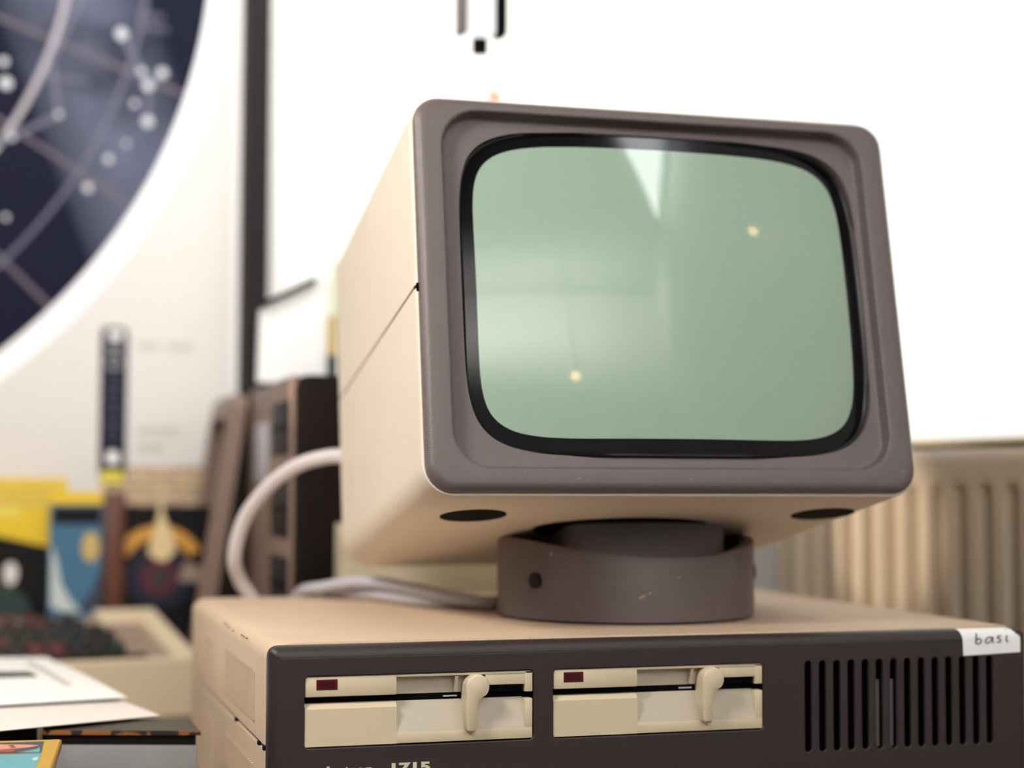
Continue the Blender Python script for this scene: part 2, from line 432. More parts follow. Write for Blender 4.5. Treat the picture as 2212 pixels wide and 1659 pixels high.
rings.insert(0, [(p[0], 11, p[1]) for p in rrect(0.6, CW - 0.6, DZ + 0.4, -1.2, 6.2, 5)])
g.loft(rings)
g.obj('fascia', M['fascia'], pc, 50)
G().box(2, CW - 2, 8.8, 9.2, DZ + 1, -3).obj('grille_backing', M['void'], pc, 0)
g = G(); 
for s_ in SL[5:7]: g.box(s_ - 0.2, s_ + 2.6, 5.6, 7.0, -79, -34)
g.obj('inner_strut', M['yoke'], pc, 0)

def floppy(a):
    d = G()
    d.box(a + 23, a + 80.6, 1.0, 8.7, -32.6, -20.2, 0.8)                 # upper left block
    d.prism([(1.0, -62.8), (8.7, -62.8), (8.7, -37.0), (4.2, -37.0), (1.0, -40.0)], a + 23, a + 80.6, 'x')   # lower left block with bevelled lip
    d.box(a + 80.4, a + 169.3, 1.0, 8.7, -62.8, -55.6, 0.5)             # bottom bar
    d.box(a + 164.2, a + 169.3, 1.0, 8.7, -56, -37.6, 0.5)              # right post
    d.box(a + 164.2, a + 169.3, 1.0, 8.7, -33.4, -20.2, 0.5)
    d.box(a + 80.4, a + 169.3, 1.0, 8.7, -21.8, -20.2, 0.3)             # top bar
    d.box(a + 138.0, a + 169.3, 1.4, 8.7, -28.6, -20.2, 0.5)            # upper right block
    body = d.obj('floppy_drive', M['drive'], pc)
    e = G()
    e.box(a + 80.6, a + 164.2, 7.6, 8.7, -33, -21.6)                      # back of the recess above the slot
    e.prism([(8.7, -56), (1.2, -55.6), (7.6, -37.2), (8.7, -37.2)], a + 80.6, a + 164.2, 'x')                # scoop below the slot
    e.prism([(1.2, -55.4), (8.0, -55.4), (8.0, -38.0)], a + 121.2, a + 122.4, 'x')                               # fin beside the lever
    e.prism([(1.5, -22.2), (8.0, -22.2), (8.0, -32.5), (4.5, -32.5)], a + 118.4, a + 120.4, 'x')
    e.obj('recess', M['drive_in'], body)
    G().box(a + 23, a + 169, 8.3, 8.75, -38, -32).obj('slot', M['void'], body, 0)
    G().box(a + 139, a + 163.6, 4.0, 8.7, -33.0, -28.6).obj('notch', M['void'], body, 0)
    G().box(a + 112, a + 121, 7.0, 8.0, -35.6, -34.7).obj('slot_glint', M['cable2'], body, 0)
    G().box(a + 29.9, a + 43.2, 0.7, 2, -28.4, -21.9, 0.2).obj('drive_light', M['led'], body, 0)
    G().box(a + 31.6, a + 41.2, 0.55, 1.2, -27.4, -22.9).obj('light_lens', M['led_in'], body, 0)
    # lever: round head with a tapering tail
    cx, cz, r = a + 131.4, -28.6, 7.6
    pts = [(cx + r * math.cos(R(t)), cz + r * math.sin(R(t))) for t in range(-40, 181, 10)]
    pts += [(a + 123.8, -40), (a + 124.2, -55.2), (a + 125.6, -56.8), (a + 129.6, -56.8), (a + 131.0, -55.2), (a + 131.3, -41.0), (a + 132.2, -37.6), (a + 134.6, -35.2)]
    ctr = (a + 129.0, -36.0)
    ins = lambda q, d_: (q[0] + (ctr[0] - q[0]) * d_ * 0.7 / max(4, math.hypot(q[0] - ctr[0], q[1] - ctr[1])), q[1] + (ctr[1] - q[1]) * d_ / max(4, math.hypot(q[0] - ctr[0], q[1] - ctr[1])))
    L = G().loft([[(p[0], 7.9, p[1]) for p in pts], [(p[0], -4.6, p[1]) for p in pts], [(ins(p, 0.5)[0], -5.5, ins(p, 0.5)[1]) for p in pts], [(ins(p, 1.5)[0], -6.0, ins(p, 1.5)[1]) for p in pts]], True, True)
    L.obj('lever', M['drive'], body, 50)
floppy(0); floppy(OFF2)

# lettering on the fascia
def text_mesh(txt, x0, x1, zb, zt, y, bold, name, parent, m):
    cu = bpy.data.curves.new('t', 'FONT'); cu.body = txt; cu.size = 10; cu.offset = bold; cu.extrude = 0.1
    o = bpy.data.objects.new('t', cu); col.objects.link(o)
    dg = bpy.context.evaluated_depsgraph_get(); dg.update()
    me = bpy.data.meshes.new_from_object(o.evaluated_get(dg))
    xs = [q.co.x for q in me.vertices]; ys = [q.co.y for q in me.vertices]
    sx = (x1 - x0) / (max(xs) - min(xs)); sz = (zt - zb) / (max(ys) - min(ys))
    g = G(); g.add([(x0 + (q.co.x - min(xs)) * sx, y - q.co.z * 1.5, zb + (q.co.y - min(ys)) * sz) for q in me.vertices], [list(p.vertices) for p in me.polygons])
    bpy.data.objects.remove(o); bpy.data.meshes.remove(me)
    return g.obj(name, m, parent, 0)
text_mesh('robotron', 27.0, 65.5, -80.3, -74.9, -0.05, 0.42, 'lettering', pc, M['print_'])
text_mesh('1715', 77.4, 102.0, -80.8, -74.5, -0.05, 0.42, 'lettering', pc, M['print_'])

# sticker folded over the upper right edge
st = thing('sticker', (503, 0, -18), 'white paper sticker with handwritten ink on the upper right corner of the dark front', 'sticker')
prof = [(8.0, -0.9)] + [(FI * (1 - math.sin(R(a))) - 0.25, -1.0 - FI + FI * math.cos(R(a))) for a in range(10, 91, 16)]
rows = []
for t in range(11):
    x = 478.6 + (526.2 - 478.6) * t / 10
    sag = 0 if t < 9 else (t - 8) ** 2 * 0.35
    zb = -18.9 + 1.5 * t / 10
    rows.append([(x + 2.4 * (i / len(prof)) * (1 - t / 10), y - 0.2, z - sag) for i, (y, z) in enumerate(prof)] + [(x + 2.4 * (1 - t / 10), -0.45, zb)])
g = G(); g.loft(rows, closed=False); n0 = len(g.v)
g.loft([[(p[0], p[1] + 0.2, p[2]) for p in r] for r in rows], closed=False)
g.obj('paper_label', M['sticker'], st, 60)
def ink(pts): return [(479.4 + (u - 1680) / 490 * 46.5, -0.62, -(v - 225) / 235 * 18.6) for u, v in pts]
strokes = [[(1806, 270), (1802, 315), (1800, 360)], [(1802, 335), (1822, 318), (1844, 330), (1842, 350), (1822, 364), (1802, 358)],
           [(1940, 312), (1912, 306), (1886, 325), (1880, 350), (1900, 358), (1925, 340), (1942, 312)], [(1944, 308), (1938, 335), (1946, 358)],
           [(2008, 298), (1988, 300), (1980, 314), (1996, 325), (2008, 338), (1998, 352), (1976, 352)],
           [(2058, 295), (2054, 325), (2060, 350), (2070, 345)], [(2046, 243), (2049, 247)]]
for s_ in strokes:
    G().tube(ink(s_), 0.42, 6, 5).obj('ink_stroke', M['ink'], st)

# ================================================================= MONITOR
mon = thing('monitor', (296, 171, 0), 'beige tube monitor with taupe bezel and pale green screen on a round swivel foot', 'monitor')
MO = (102.397, 9.995, 94.21); MY, MT = -0.026, 0.193
mr = Vector((math.cos(MY), math.sin(MY), 0)); b0 = Vector((-math.sin(MY), math.cos(MY), 0)); zz = Vector((0, 0, 1))
mu = zz * math.cos(MT) + b0 * math.sin(MT); mb = b0 * math.cos(MT) - zz * math.sin(MT); mo = Vector(MO)
def MF(p):   # monitor frame: x right, y back, z up along the tilted face
    return tuple(mo + mr * p[0] + mb * p[1] + mu * p[2])
MWd, MH, MD = 347.0, 272.4, 335.0
cc = (175.0, 140.0)
# angles concentrated towards the corners
base_poly = rrect(0, MWd, 0, MH, 17, 10)
angs = []
per = []
def dens(poly, m):
    L = [0]
    for i in range(len(poly)):
        p, q = poly[i], poly[(i + 1) % len(poly)]; L.append(L[-1] + math.hypot(p[0] - q[0], p[1] - q[1]))
    out = []
    for k in range(m):
        t = L[-1] * k / m; i = max(j for j in range(len(L) - 1) if L[j] <= t)
        p, q = poly[i], poly[(i + 1) % len(poly)]; w = (t - L[i]) / max(1e-9, L[i + 1] - L[i])
        out.append((p[0] + (q[0] - p[0]) * w, p[1] + (q[1] - p[1]) * w))
    return out
angs = sorted(set([round(math.atan2(p[1] - cc[1], p[0] - cc[0]), 5) for p in dens(base_poly, 120) + base_poly + dens(rrect(18.3, 328.7, 15.5, 263, 24, 10), 60) + rrect(18.3, 328.7, 15.5, 263, 24, 10)]))
a2 = [angs[0]]
for a in angs[1:]:
    if a - a2[-1] > 0.006: a2.append(a)
angs = a2
def ring_of(poly, y): return [(p[0], y, p[1]) for p in radial(poly, cc, angs)]
RS, Y0, SCX, SCZ = 800.0, 1.0, 176.8, 140.8
def sphere_y(x, z): return Y0 + RS - math.sqrt(RS * RS - (x - SCX) ** 2 - (z - SCZ) ** 2)
def ring_s(poly, dy=0.0): return [(p[0], sphere_y(p[0], p[1]) + dy, p[1]) for p in radial(poly, cc, angs)]
def outer(d, r): return rrect(d, MWd - d, d, MH - d, r, 10)
def rim(d, r): return rrect(18.3 + d, 328.7 - d, 15.5 + d, 263.0 - d * 0.8, max(6, r), 10)
phos = sell(176.8, 141.2, 136.2, 103.8, 6.6)
g = G()
rr = [ring_of(outer(0, 17), 14)]
for a in range(0, 91, 15):
    d = 6.5 * (1 - math.cos(R(a))); rr.append(ring_of(outer(d, 17 - d * 0.5), 6.5 * (1 - math.sin(R(a)))))
for a in range(0, 91, 15):
    d = -2.0 + 2.0 * math.sin(R(a)); rr.append(ring_of(rim(d, 26 + d * -0.4), 2.0 * (1 - math.cos(R(a)))))
rr.append(ring_of(rim(1.2, 23), 8.0))
for a in range(0, 91, 22):
    d = 1.2 + 3.0 * (1 - math.cos(R(a))); rr.append(ring_of(rim(d, 22 - d * 0.3), 8.0 + 3.0 * math.sin(R(a))))
rr.append(ring_of(sell(177.2, 140.6, 147, 115, 6.0), 11.4)); rr.append(ring_of(sell(177.2, 140.6, 147, 115, 6.0), 24))
g.loft(rr)
g.obj('bezel', M['taupe'], mon, 60, MF)
# rubber gasket around the tube
g = G(); rr = []
gy = lambda p: max(10.0, sphere_y(p[0], p[1]) - 1.0)
def ring_g(poly, f): return [(p[0], f(p), p[1]) for p in radial(poly, cc, angs)]
for t, lift in ((0.0, 3.0), (0.0, 0.6), (0.25, -0.7), (0.6, -0.9), (0.9, 0.2), (1.0, 2.5)):
    poly = sell(177.2, 140.6, 147.9 - 3.4 * t, 115.9 - 3.2 * t, 6.0)
    rr.append(ring_g(poly, lambda p: gy(p) + lift))
g.loft(rr)
g.obj('gasket', M['black'], mon, 60, MF)
g = G(); rr = []
for t in (0, 0.25, 0.5, 0.75, 1.0):
    poly = sell(177.2 - 0.4 * t, 140.6 + 0.6 * t, 145.6 - 9.4 * t, 113.6 - 9.8 * t, 6.0 + 0.6 * t)
    rr.append(ring_s(poly, 0.0))
g.loft(rr); g.obj('screen_border', M['mask'], mon, 80, MF)
g = G(); rr = []
for t in (0.0, 0.02, 0.1, 0.25, 0.45, 0.65, 0.82, 0.95):
    poly = [(SCX + (p[0] - SCX) * (1 - t), 141.2 + (p[1] - 141.2) * (1 - t)) for p in phos]
    rr.append([(cc[0] * 0 + p[0], sphere_y(p[0], p[1]) + 0.02, p[1]) for p in [(SCX + (q[0] - SCX) * 1.0, q[1]) for q in radial([(x + (cc[0] - SCX) * t, z + (cc[1] - 141.2) * t) for x, z in poly], cc, angs)]])
g.loft(rr, False, True); g.obj('screen', M['phosphor'], mon, 80, MF)
# body shells: full rounded box cut at the seam
def shell(z_lo, z_hi):
    bm = bmesh.new()
    prof = [(60, 16), (16, 14), (10, 2.2), (7.6, 0.6), (7.0, -0.8), (7.6, -1.9), (9.5, -2.4), (14, -2.4), (MD - 14, -1.5)] + [(MD - 14 + 14 * math.sin(R(a)), -1.5 + 14 * (1 - math.cos(R(a)))) for a in (20, 40, 60, 75, 90)]
    n = None; prev = None
    for y, d in prof:
        ring = [bm.verts.new((p[0], y, p[1])) for p in rrect(d, MWd - d, d, MH - d, max(4, 19 - d + (3 if y > 20 else 0)), 8)]
        if prev:
            for i in range(len(ring)):
                j = (i + 1) % len(ring); bm.faces.new((prev[i], prev[j], ring[j], ring[i]))
        else: first = ring
        prev = ring
    bm.faces.new(prev); bm.faces.new(first[::-1])
    for z, no in ((z_lo, (0, 0, -1)), (z_hi, (0, 0, 1))):
        if z is None: continue
        geom = bm.verts[:] + bm.edges[:] + bm.faces[:]
        r = bmesh.ops.bisect_plane(bm, geom=geom, plane_co=(0, 0, z), plane_no=no, clear_outer=True)
        bmesh.ops.holes_fill(bm, edges=[e for e in r['geom_cut'] if isinstance(e, bmesh.types.BMEdge)])
    bm.verts.index_update(); g = G(); g.add([v.co[:] for v in bm.verts], [[v.index for v in f.verts] for f in bm.faces]); bm.free(); return g
shell(139.8, None).obj('upper_shell', M['beige'], mon, 40, MF)
shell(None, 137.2).obj('lower_shell', M['beige'], mon, 40, MF)
G().box(3, MWd - 3, 16, MD - 10, 132, 145).obj('chassis', M['void'], mon, 0, MF)
G().prism([(7.0, 141.0), (7.0, 135.2), (9.0, 135.2), (14.5, 137.4), (14.5, 139.4), (10, 141)], -1.75, 1.0, 'x').obj('seam_notch', M['void'], mon, 0, MF)
for cx_, cy_ in ((48, 77.5), (308, 73.5)):
    G().cyl((cx_, cy_, -2.8), (0, 0, 1), 23.0, 3.0, 40).obj('foot_pad', M['void'], mon, 40, MF)
G().prism([(174 + 68 * math.cos(R(t)), 130 + 41 * math.sin(R(t))) for t in range(0, 360, 10)], -2.8, 0.2, 'z').obj('dark_pivot_slab', M['void'], mon, 40, MF)  # thin black slab stands in for the dark of a recess
# swivel foot: saddle-cut collar, yoke, plugs
RC = (296.0, 171.0)
def collar(r0, r1, zb):
    n = 96; g = G(); rr = [[], [], [], []]
    for i in range(n):
        t = 2 * math.pi * i / n; c, s_ = math.cos(t), math.sin(t)
        zt = 60.0 - 13.0 * s_ * s_ if s_ < 0 else 60.0 - 20.0 * s_ * s_
        rr[0].append((RC[0] + r0 * c, RC[1] + r0 * s_, zb)); rr[1].append((RC[0] + r1 * c, RC[1] + r1 * s_, zb))
        rr[2].append((RC[0] + r1 * c, RC[1] + r1 * s_, zt)); rr[3].append((RC[0] + r0 * c, RC[1] + r0 * s_, zt - 1.0))
    rr[2:3] = [[(p[0], p[1], p[2] - 1.2) for p in rr[2]], [(RC[0] + (p[0] - RC[0]) * (r1 - 1.0) / r1, RC[1] + (p[1] - RC[1]) * (r1 - 1.0) / r1, p[2]) for p in rr[2]]]
    rr.append(rr[0]); g.loft(rr); return g
foot = collar(87.5, 97.0, 1.8).obj('swivel_collar', M['ring'], mon, 40)
G().cyl((RC[0], RC[1], 0.05), (0, 0, 1), 94.5, 14, 64).obj('foot_plate', M['black'], mon, 40)
for px_, py_, z_ in ((207.6, 123.5, 29.5), (389.5, 147.0, 33.0)):
    nx, ny = px_ - RC[0], py_ - RC[1]; l = math.hypot(nx, ny); nx, ny = nx / l, ny / l
    G().cyl((RC[0] + nx * 94, RC[1] + ny * 94, z_), (nx, ny, 0), 5.7, 4.9, 24).obj('screw_plug', M['black'], mon, 40)
for sx_, sy_, sz_, sw_, sh_, m_ in ((273.6, 77.5, 20, 5.5, 1.4, 'ochre'), (279, 76.2, 22.5, 3.0, 0.9, 'ochre'), (215.8, 111.3, 49, 0.9, 3.0, 'paper2'), (300, 75.0, 33, 4.0, 0.7, 'ochre')):
    nx, ny = sx_ - RC[0], sy_ - RC[1]; l = math.hypot(nx, ny); nx, ny = nx / l, ny / l
    q_ = lambda u, w, e: (RC[0] + nx * (96.6 + e) - ny * u, RC[1] + ny * (96.6 + e) + nx * u, sz_ + w + u * 0.35)
    pl_ = [(-sw_ / 2, 0), (-sw_ * 0.1, -sh_ / 2), (sw_ / 2, -sh_ * 0.1), (sw_ * 0.2, sh_ / 2)]
    G().loft([[q_(u, w, 0) for u, w in pl_], [q_(u, w, 0.5) for u, w in pl_]], True, True).obj('scuff', M[m_], mon, 0)
for bx_, bz_, bw_ in ((100.5, 8.4, 4.5), (179, 8.2, 3.4), (107, 7.2, 1.2), (336, 14, 6)):
    G().prism([(bx_ - bw_ / 2, bz_ - 0.4), (bx_ + bw_ * 0.1, bz_ - 0.7), (bx_ + bw_ / 2, bz_ + 0.3), (bx_ - bw_ * 0.2, bz_ + 0.6)], -0.12, 0.3, 'y').obj('chip', M['yoke'], mon, 0, MF)
g = G(); rr = []
yk = []
for x_, y_ in [(233, 128), (236, 119), (243, 114), (265, 110.5), (295, 109), (325, 110.5), (346, 114), (354, 119), (357, 128), (357, 225), (233, 225)]: yk.append((x_, y_))
topz = lambda x_, y_: 77.6 - (x_ - 295) ** 2 / 900.0 - (y_ - 109) * 0.19
rr.append([(x_, y_, 12) for x_, y_ in yk]); rr.append([(x_, y_, topz(x_, y_) - 1.5) for x_, y_ in yk])
rr.append([(295 + (x_ - 295) * 0.985, 165 + (y_ - 165) * 0.97, topz(x_, y_)) for x_, y_ in yk])
g.loft(rr, True, True); g.obj('tilt_yoke', M['yoke'], mon, 50)
G().cyl((311, 108.4, 73.4), (0, 1, 0), 2.0, 3, 16).obj('yoke_screw', M['black'], mon, 40)

# ================================================================= CABLES
tag(G().tube([(150, 336, 118), (113, 348, 121), (98, 358, 120), (78, 373, 113), (58, 394, 96), (41, 416, 68), (35, 431, 36), (42, 448, 14), (57, 453, -12), (60, 456, -60), (60, 458, -118)], 6.2, 14).obj('monitor_cable', M['cable']),
    'thick white cable looping down from the back of the monitor', 'cable')
tag(G().tube([(84, 456, -112), (86, 455, -40), (92, 444, 0), (106, 400, 10), (133, 349, 17), (162, 286, 14), (184, 255, 9), (204, 241, 6), (222, 246, 5.2), (236, 258, 5.1)], 5.0, 12).obj('signal_cable', M['cable2']),
    'pale grey cable, upper of two lying on the computer behind the swivel foot', 'cable')
tag(G().tube([(112, 456, -112), (113, 453, -40), (114, 438, 1), (121, 400, 6.2), (139, 353, 7), (158, 299, 5.6), (178, 272, 5.0), (202, 261, 4.8), (228, 272, 4.7), (262, 292, 4.7)], 4.6, 12).obj('power_cable', M['cable2']),
    'pale grey cable, lower of two lying on the computer behind the swivel foot', 'cable')

# ================================================================= TERMINAL behind, left of the monitor
tm = thing('computer_terminal', (240, 750, DZ), 'dark brown computer terminal standing behind the monitor with its side to the camera', 'terminal')
fr = frame((100, 520, 0), 0)
g = G(); 
g.loft([[(p[0], y, p[1]) for p in rrect(d, 330 - d, -135.5 + d, 200 - d, 14, 5)] for y, d in ((0, 4), (1.2, 1.2), (4, 0), (456, 0), (460, 4))], True, True)
g.obj('case', M['term'], tm, 40, fr)
G().box(-2, 4, 2, 275, -132, 199, 1.5).obj('front_panel', M['term_front'], tm, 40, fr)
for z0, z1 in ((125, 177), (47, 102), (-24, 29)):
    o = G().box(-3.5, 0, 15, 116, z0, z1, 1).obj('drive_bay', M['navy'], tm, 30, fr)
    G().box(-5, -3, 22, 110, (z0 + z1) / 2 - 1.5, (z0 + z1) / 2 + 1.5).obj('bay_slot', M['void'], o, 0, fr)
G().box(-2.6, 0, 150, 235, 100, 160, 0.5).obj('name_plate', M['cable2'], tm, 30, fr)
# tilted tube bezel on the far half of the front
G().prism([(2, -135), (-52, -135), (-3, 196), (2, 196)], 280, 462, 'y').obj('screen_housing', M['term'], tm, 0, fr)
sl = Vector((49, 0, 331)).normalized(); on = Vector((-331, 0, 49)).normalized()
def TS(p):   # on the slanted front: x = along y, y = outwards, z = up the slope
    q = Vector((-52, 282 + p[0], -135)) + sl * p[2] + on * p[1]; return fr((q.x, q.y, q.z))
g = G(); o_, i_ = rrect(0, 180, 2, 332, 16, 5), rrect(20, 160, 26, 306, 16, 5)
g.loft([[(p[0], 0, p[1]) for p in o_], [(p[0], 15, p[1]) for p in o_], [(90 + (p[0] - 90) * 0.96, 18, 167 + (p[1] - 167) * 0.98) for p in o_], [(p[0], 18, p[1]) for p in i_], [(p[0], 2, p[1]) for p in i_]])
g.obj('screen_frame', M['term_front'], tm, 40, TS)
G().box(20, 160, 0.5, 4, 26, 306).obj('screen', M['black'], tm, 0, TS)

# white folder and pen standing on the terminal
fo = thing('document_folder', (125, 660, 200), 'white folder with a slanted dark top edge standing on the brown terminal', 'folder')
G().prism([(86, 200.3), (166, 200.3), (166, 312), (142, 304), (88, 276)], 655, 675, 'y').obj('folder_cover', M['chart_white'], fo, 0)
G().prism([(86, 274), (142, 302.5), (142, 308), (86, 279.5)], 648, 676, 'y').obj('binding_bar', M['pole'], fo, 0)
pn = thing('marker_pen', (158, 640, 200), 'upright marker with ochre barrel and dark green foot beside the white folder', 'pen')
G().cyl((157.5, 640, 200.3), (0, 0, 1), 5.5, 27, 20).obj('pen_cap', M['dkgreen'], pn)
G().cyl((157.5, 640, 227.3), (0, 0, 1), 5.0, 40, 20).obj('barrel', M['ochre'], pn)
G().cyl((157.5, 640, 267.3), (0, 0, 1), 4.5, 56, 20, 2.5).obj('pen_tip', M['palegreen'], pn)

tag(G().box(147 - 9, 340, 470, 515, DZ, 62, 1.5).obj('storage_box', M['cream_box']), 'cream cardboard box standing between the computer and the brown terminal', 'box')

# ================================================================= STAR CHART on the back wall
chart = thing('star_chart', BW((-1207, 2, 60)), 'large wall chart of a dark blue star map in a white ring', 'wall chart')
CS, CZc, CR = -1207.0, 770.2, 678.3
G().box(-1905, -500, 0.4, 1.6, 58, 1500).obj('chart_sheet', M['chart_paper'], chart, 0, BW)
def disc(r0, r1, y, n=160):
    g = G(); ring = lambda r: [(CS + r * math.cos(2 * math.pi * i / n), y, CZc + r * math.sin(2 * math.pi * i / n)) for i in range(n)]
    if r0: return g.loft([ring(r0), ring(r1)])
    g.add(ring(r1), [list(range(n))]); return g
disc(CR - 1, CR + 27, 2.0).obj('white_ring', M['chart_white'], chart, 0, BW)
disc(0, CR, 2.2).obj('sky_disc', M['sky'], chart, 0, BW)
for r, w, m in ((512, 3.4, 'arc_print'), (603, 2.2, 'chart_lilac'), (330, 2.4, 'chart_line')):
    disc(r - w, r + w, 2.6).obj('sky_circle', M[m], chart, 0, BW)
for k in range(24):
    a = R(-4 - 13.2 * k); c, s_ = math.cos(a), math.sin(a); w = 2.6
    q = lambda r, e: (CS + r * c - e * s_, 2.5, CZc + r * s_ + e * c)
    G().add([q(150, -w), q(CR - 1, -w), q(CR - 1, w), q(150, w)], [[0, 1, 2, 3]]).obj('hour_line', M['chart_line'], chart, 0, BW)
stars = [(-639, 636, 7), (-772, 562, 7), (-775, 587, 5), (-589, 594, 6), (-606, 577, 6), (-614, 593, 4.5), (-606, 533, 6.5), (-622, 553, 4), (-652, 483, 4.5), (-631, 504, 3), (-676, 447, 5), (-769, 405, 3.5), (-711, 531, 3.5), (-764, 499, 3.5)]
for i in range(150):
    t, r = random.uniform(0, 6.283), 660 * math.sqrt(random.random()); x_, z_ = CS + r * math.cos(t), CZc + r * math.sin(t)
    if x_ < -800: stars.append((x_, z_, random.choice((2.5, 3, 3.5, 4, 5.5))))
g = G()
for x_, z_, r in stars:
    n = 12; g.add([(x_ + r * math.cos(2 * math.pi * i / n), 2.9, z_ + r * math.sin(2 * math.pi * i / n)) for i in range(n)], [list(range(n))])
tag(g.obj('star_dots', M['star'], chart, 0, BW), kind='stuff')
g = G()
def seg(a, b, w=3.0):
    a = Vector((a[0], 0, a[1])); b = Vector((b[0], 0, b[1])); d = (b - a).normalized(); n = Vector((-d.z, 0, d.x)) * w
    g.add([tuple(p + Vector((0, 2.75, 0))) for p in (a - n, b - n, b + n, a + n)], [[0, 1, 2, 3]])
for a, b in (((-606, 577), (-606, 533)), ((-606, 577), (-589, 594)), ((-639, 636), (-606, 577)), ((-711, 531), (-764, 499)), ((-711, 531), (-721, 595)), ((-721, 595), (-679, 690)), ((-764, 499), (-830, 470))): seg(a, b)
g.obj('constellation_line', M['chart_lilac'], chart, 0, BW)
g = G()
for (sx0, z0, n, w) in ((-618, 648, 7, 5.2), (-618, 662, 6, 5.2), (-728, 575, 9, 6.0)):
    for i in range(n): g.box(sx0 + i * w, sx0 + i * w + w * 0.5, 2.7, 2.95, z0 - 4, z0 + 4)
tag(g.obj('star_names', M['chart_lilac'], chart, 0, BW), kind='stuff')
# strip of moon phases and the printed table under the map
G().prism([(p[0], p[1]) for p in rrect(-657, -625, 96, 283, 9, 6)], 2.0, 2.3, 'y').obj('moon_strip', M['chart_sky'], chart, 0, BW)
for i, z_ in enumerate((264, 242, 220, 198, 176, 154, 128)):
    g = G(); n = 28; r0, r1 = 7.4, 9.2
    ring = lambda r: [(-641 + r * math.cos(2 * math.pi * k / n), 2.6, z_ + r * math.sin(2 * math.pi * k / n)) for k in range(n)]
    g.loft([ring(r0), ring(r1)]); g.obj('moon_phase', M['star' if i < 2 else 'chart_lilac'], chart, 0, BW)
g = G().box(-648, -632, 2.35, 2.6, 268, 278); g.box(-648, -634, 2.35, 2.6, 120, 136); g.obj('moon_mark', M['chart_white'], chart, 0, BW)
G().box(-655, -628, 2.3, 2.6, 98, 112).obj('strip_foot', M['yellow2'], chart, 0, BW)
G().box(-654, -505, 1.7, 2.0, 62, 118).obj('printed_table', M['tan'], chart, 0, BW)
g = G()
for r in range(5):
    for i in range(30):
        if random.random() < 0.72:
            x_ = -652 + i * 4.9; g.box(x_, x_ + 2.2, 2.0, 2.25, 112 - r * 10.5, 116 - r * 10.5 + 2 * random.random())
tag(g.obj('table_marks', M['brown_print'], chart, 0, BW), kind='stuff')
cap_m = mat('pale_caption', (196, 190, 184), 0.7)
for z_, x0, x1 in ((262, -612, -588), (262, -578, -545), (160, -612, -560), (140, -612, -580)):
    G().box(x0, x1, 1.7, 1.9, z_ - 5, z_ + 5).obj('chart_caption', cap_m, chart, 0, BW)

# small unidentified fitting hung behind the monitor, its white body given a glow, and a small orange peg on the wall
wb = thing('hanging_fitting', (258, 450, 498), 'small white hanging fitting with glowing body, black side strips and a black knob above the monitor', 'lamp')
G().box(243, 271, 440, 458, 512, 600, 5, 3).obj('fitting_body', M['lit'], wb, 40)
G().box(270, 281.5, 438, 460, 513, 600, 1.5, 2).obj('side_strip', M['void'], wb, 40)
G().box(236, 243.4, 438, 460, 513, 600, 1.5, 2).obj('side_strip', M['yoke'], wb, 40)
G().cyl((257.4, 449, 496.5), (0, 0, 1), 7.6, 13.5, 20).obj('knob', M['void'], wb, 40)
G().cyl((257.4, 449, 509), (0, 0, 1), 2.0, 4, 12).obj('knob_stem', M['lit'], wb, 40)
G().box(236, 281, 437, 461, 600, 612, 3, 2).obj('cap', M['yoke'], wb, 40)
G().cyl((258, 449, 612), (0, 0, 1), 2.0, CZ - 612.5, 10).obj('cord', M['white'], wb, 40)
tag(G().cyl((-146, 0.2, 612), (0, 1, 0), 8.5, 14, 18, 6).obj('wall_peg', M['orange_tag'], None, 40, BW), 'small orange peg on the white wall just above the monitor', 'peg')

# ================================================================= HOME COMPUTER
hc = thing('home_computer', (-130, 760, DZ), 'cream home computer with black keys in a sunken keyboard left of the desktop computer', 'computer')
HF = frame((38, 706, DZ), 9)
def ht(v): return 56 + 0.18 * v
g = G()
def slab(u0, u1, v0, v1, drop=0.0, base=0.0):
    g.loft([[(u0, v0, base), (u1, v0, base), (u1, v1, base), (u0, v1, base)], [(u0, v0, ht(v0) - drop), (u1, v0, ht(v0) - drop), (u1, v1, ht(v1) - drop), (u0, v1, ht(v1) - drop)]], True, True)
slab(-450, 0, 0, 11); slab(-66, 0, 168, 205); slab(-24, 0, 11, 168); slab(-450, -438, 11, 205)
g.obj('case', M['home'], hc, 0, HF)
g = G(); slab(-438, -24, 11, 168, 7.0, 20); slab(-438, -66, 168, 205, 7.0, 20); g.obj('keyboard_well', M['home_panel'], hc, 0, HF)
g = G(); slab(-438, -46, 11.2, 44, 4.5, 30); g.obj('shade_strip', M['void'], hc, 0, HF)  # black strip painted as shade of the keyboard recess's front wall
k0 = None
for r in range(6):
    for c in range(18):
        u0 = (-64 if r < 4 else -86) - 20.5 * c - (r % 2) * 7; v0 = 50 + 22.5 * r
        if u0 < -434: continue
        red = (r, c) in ((0, 3), (0, 4), (4, 2), (1, 5), (5, 2), (5, 3)); grn = (r, c) in ((0, 0),)
        g = G(); zt = ht(v0 + 9) - 1.0
        g.loft([[(u0 - 18, v0, zt - 9), (u0, v0, zt - 9), (u0, v0 + 19, zt - 7), (u0 - 18, v0 + 19, zt - 7)], [(u0 - 16, v0 + 2.5, zt + 4), (u0 - 2, v0 + 2.5, zt + 4), (u0 - 2, v0 + 16, zt + 6), (u0 - 16, v0 + 16, zt + 6)]], True, True)
        ko = g.obj('key', M['key_red' if red else 'key_green' if grn else 'key'], hc, 0, HF)
        if r == 4 and c in (3, 4, 6): G().box(u0 - 12, u0 - 5, v0 + 6, v0 + 12, zt + 4.8, zt + 5.6).obj('key_legend', M['legend'], ko, 0, HF)
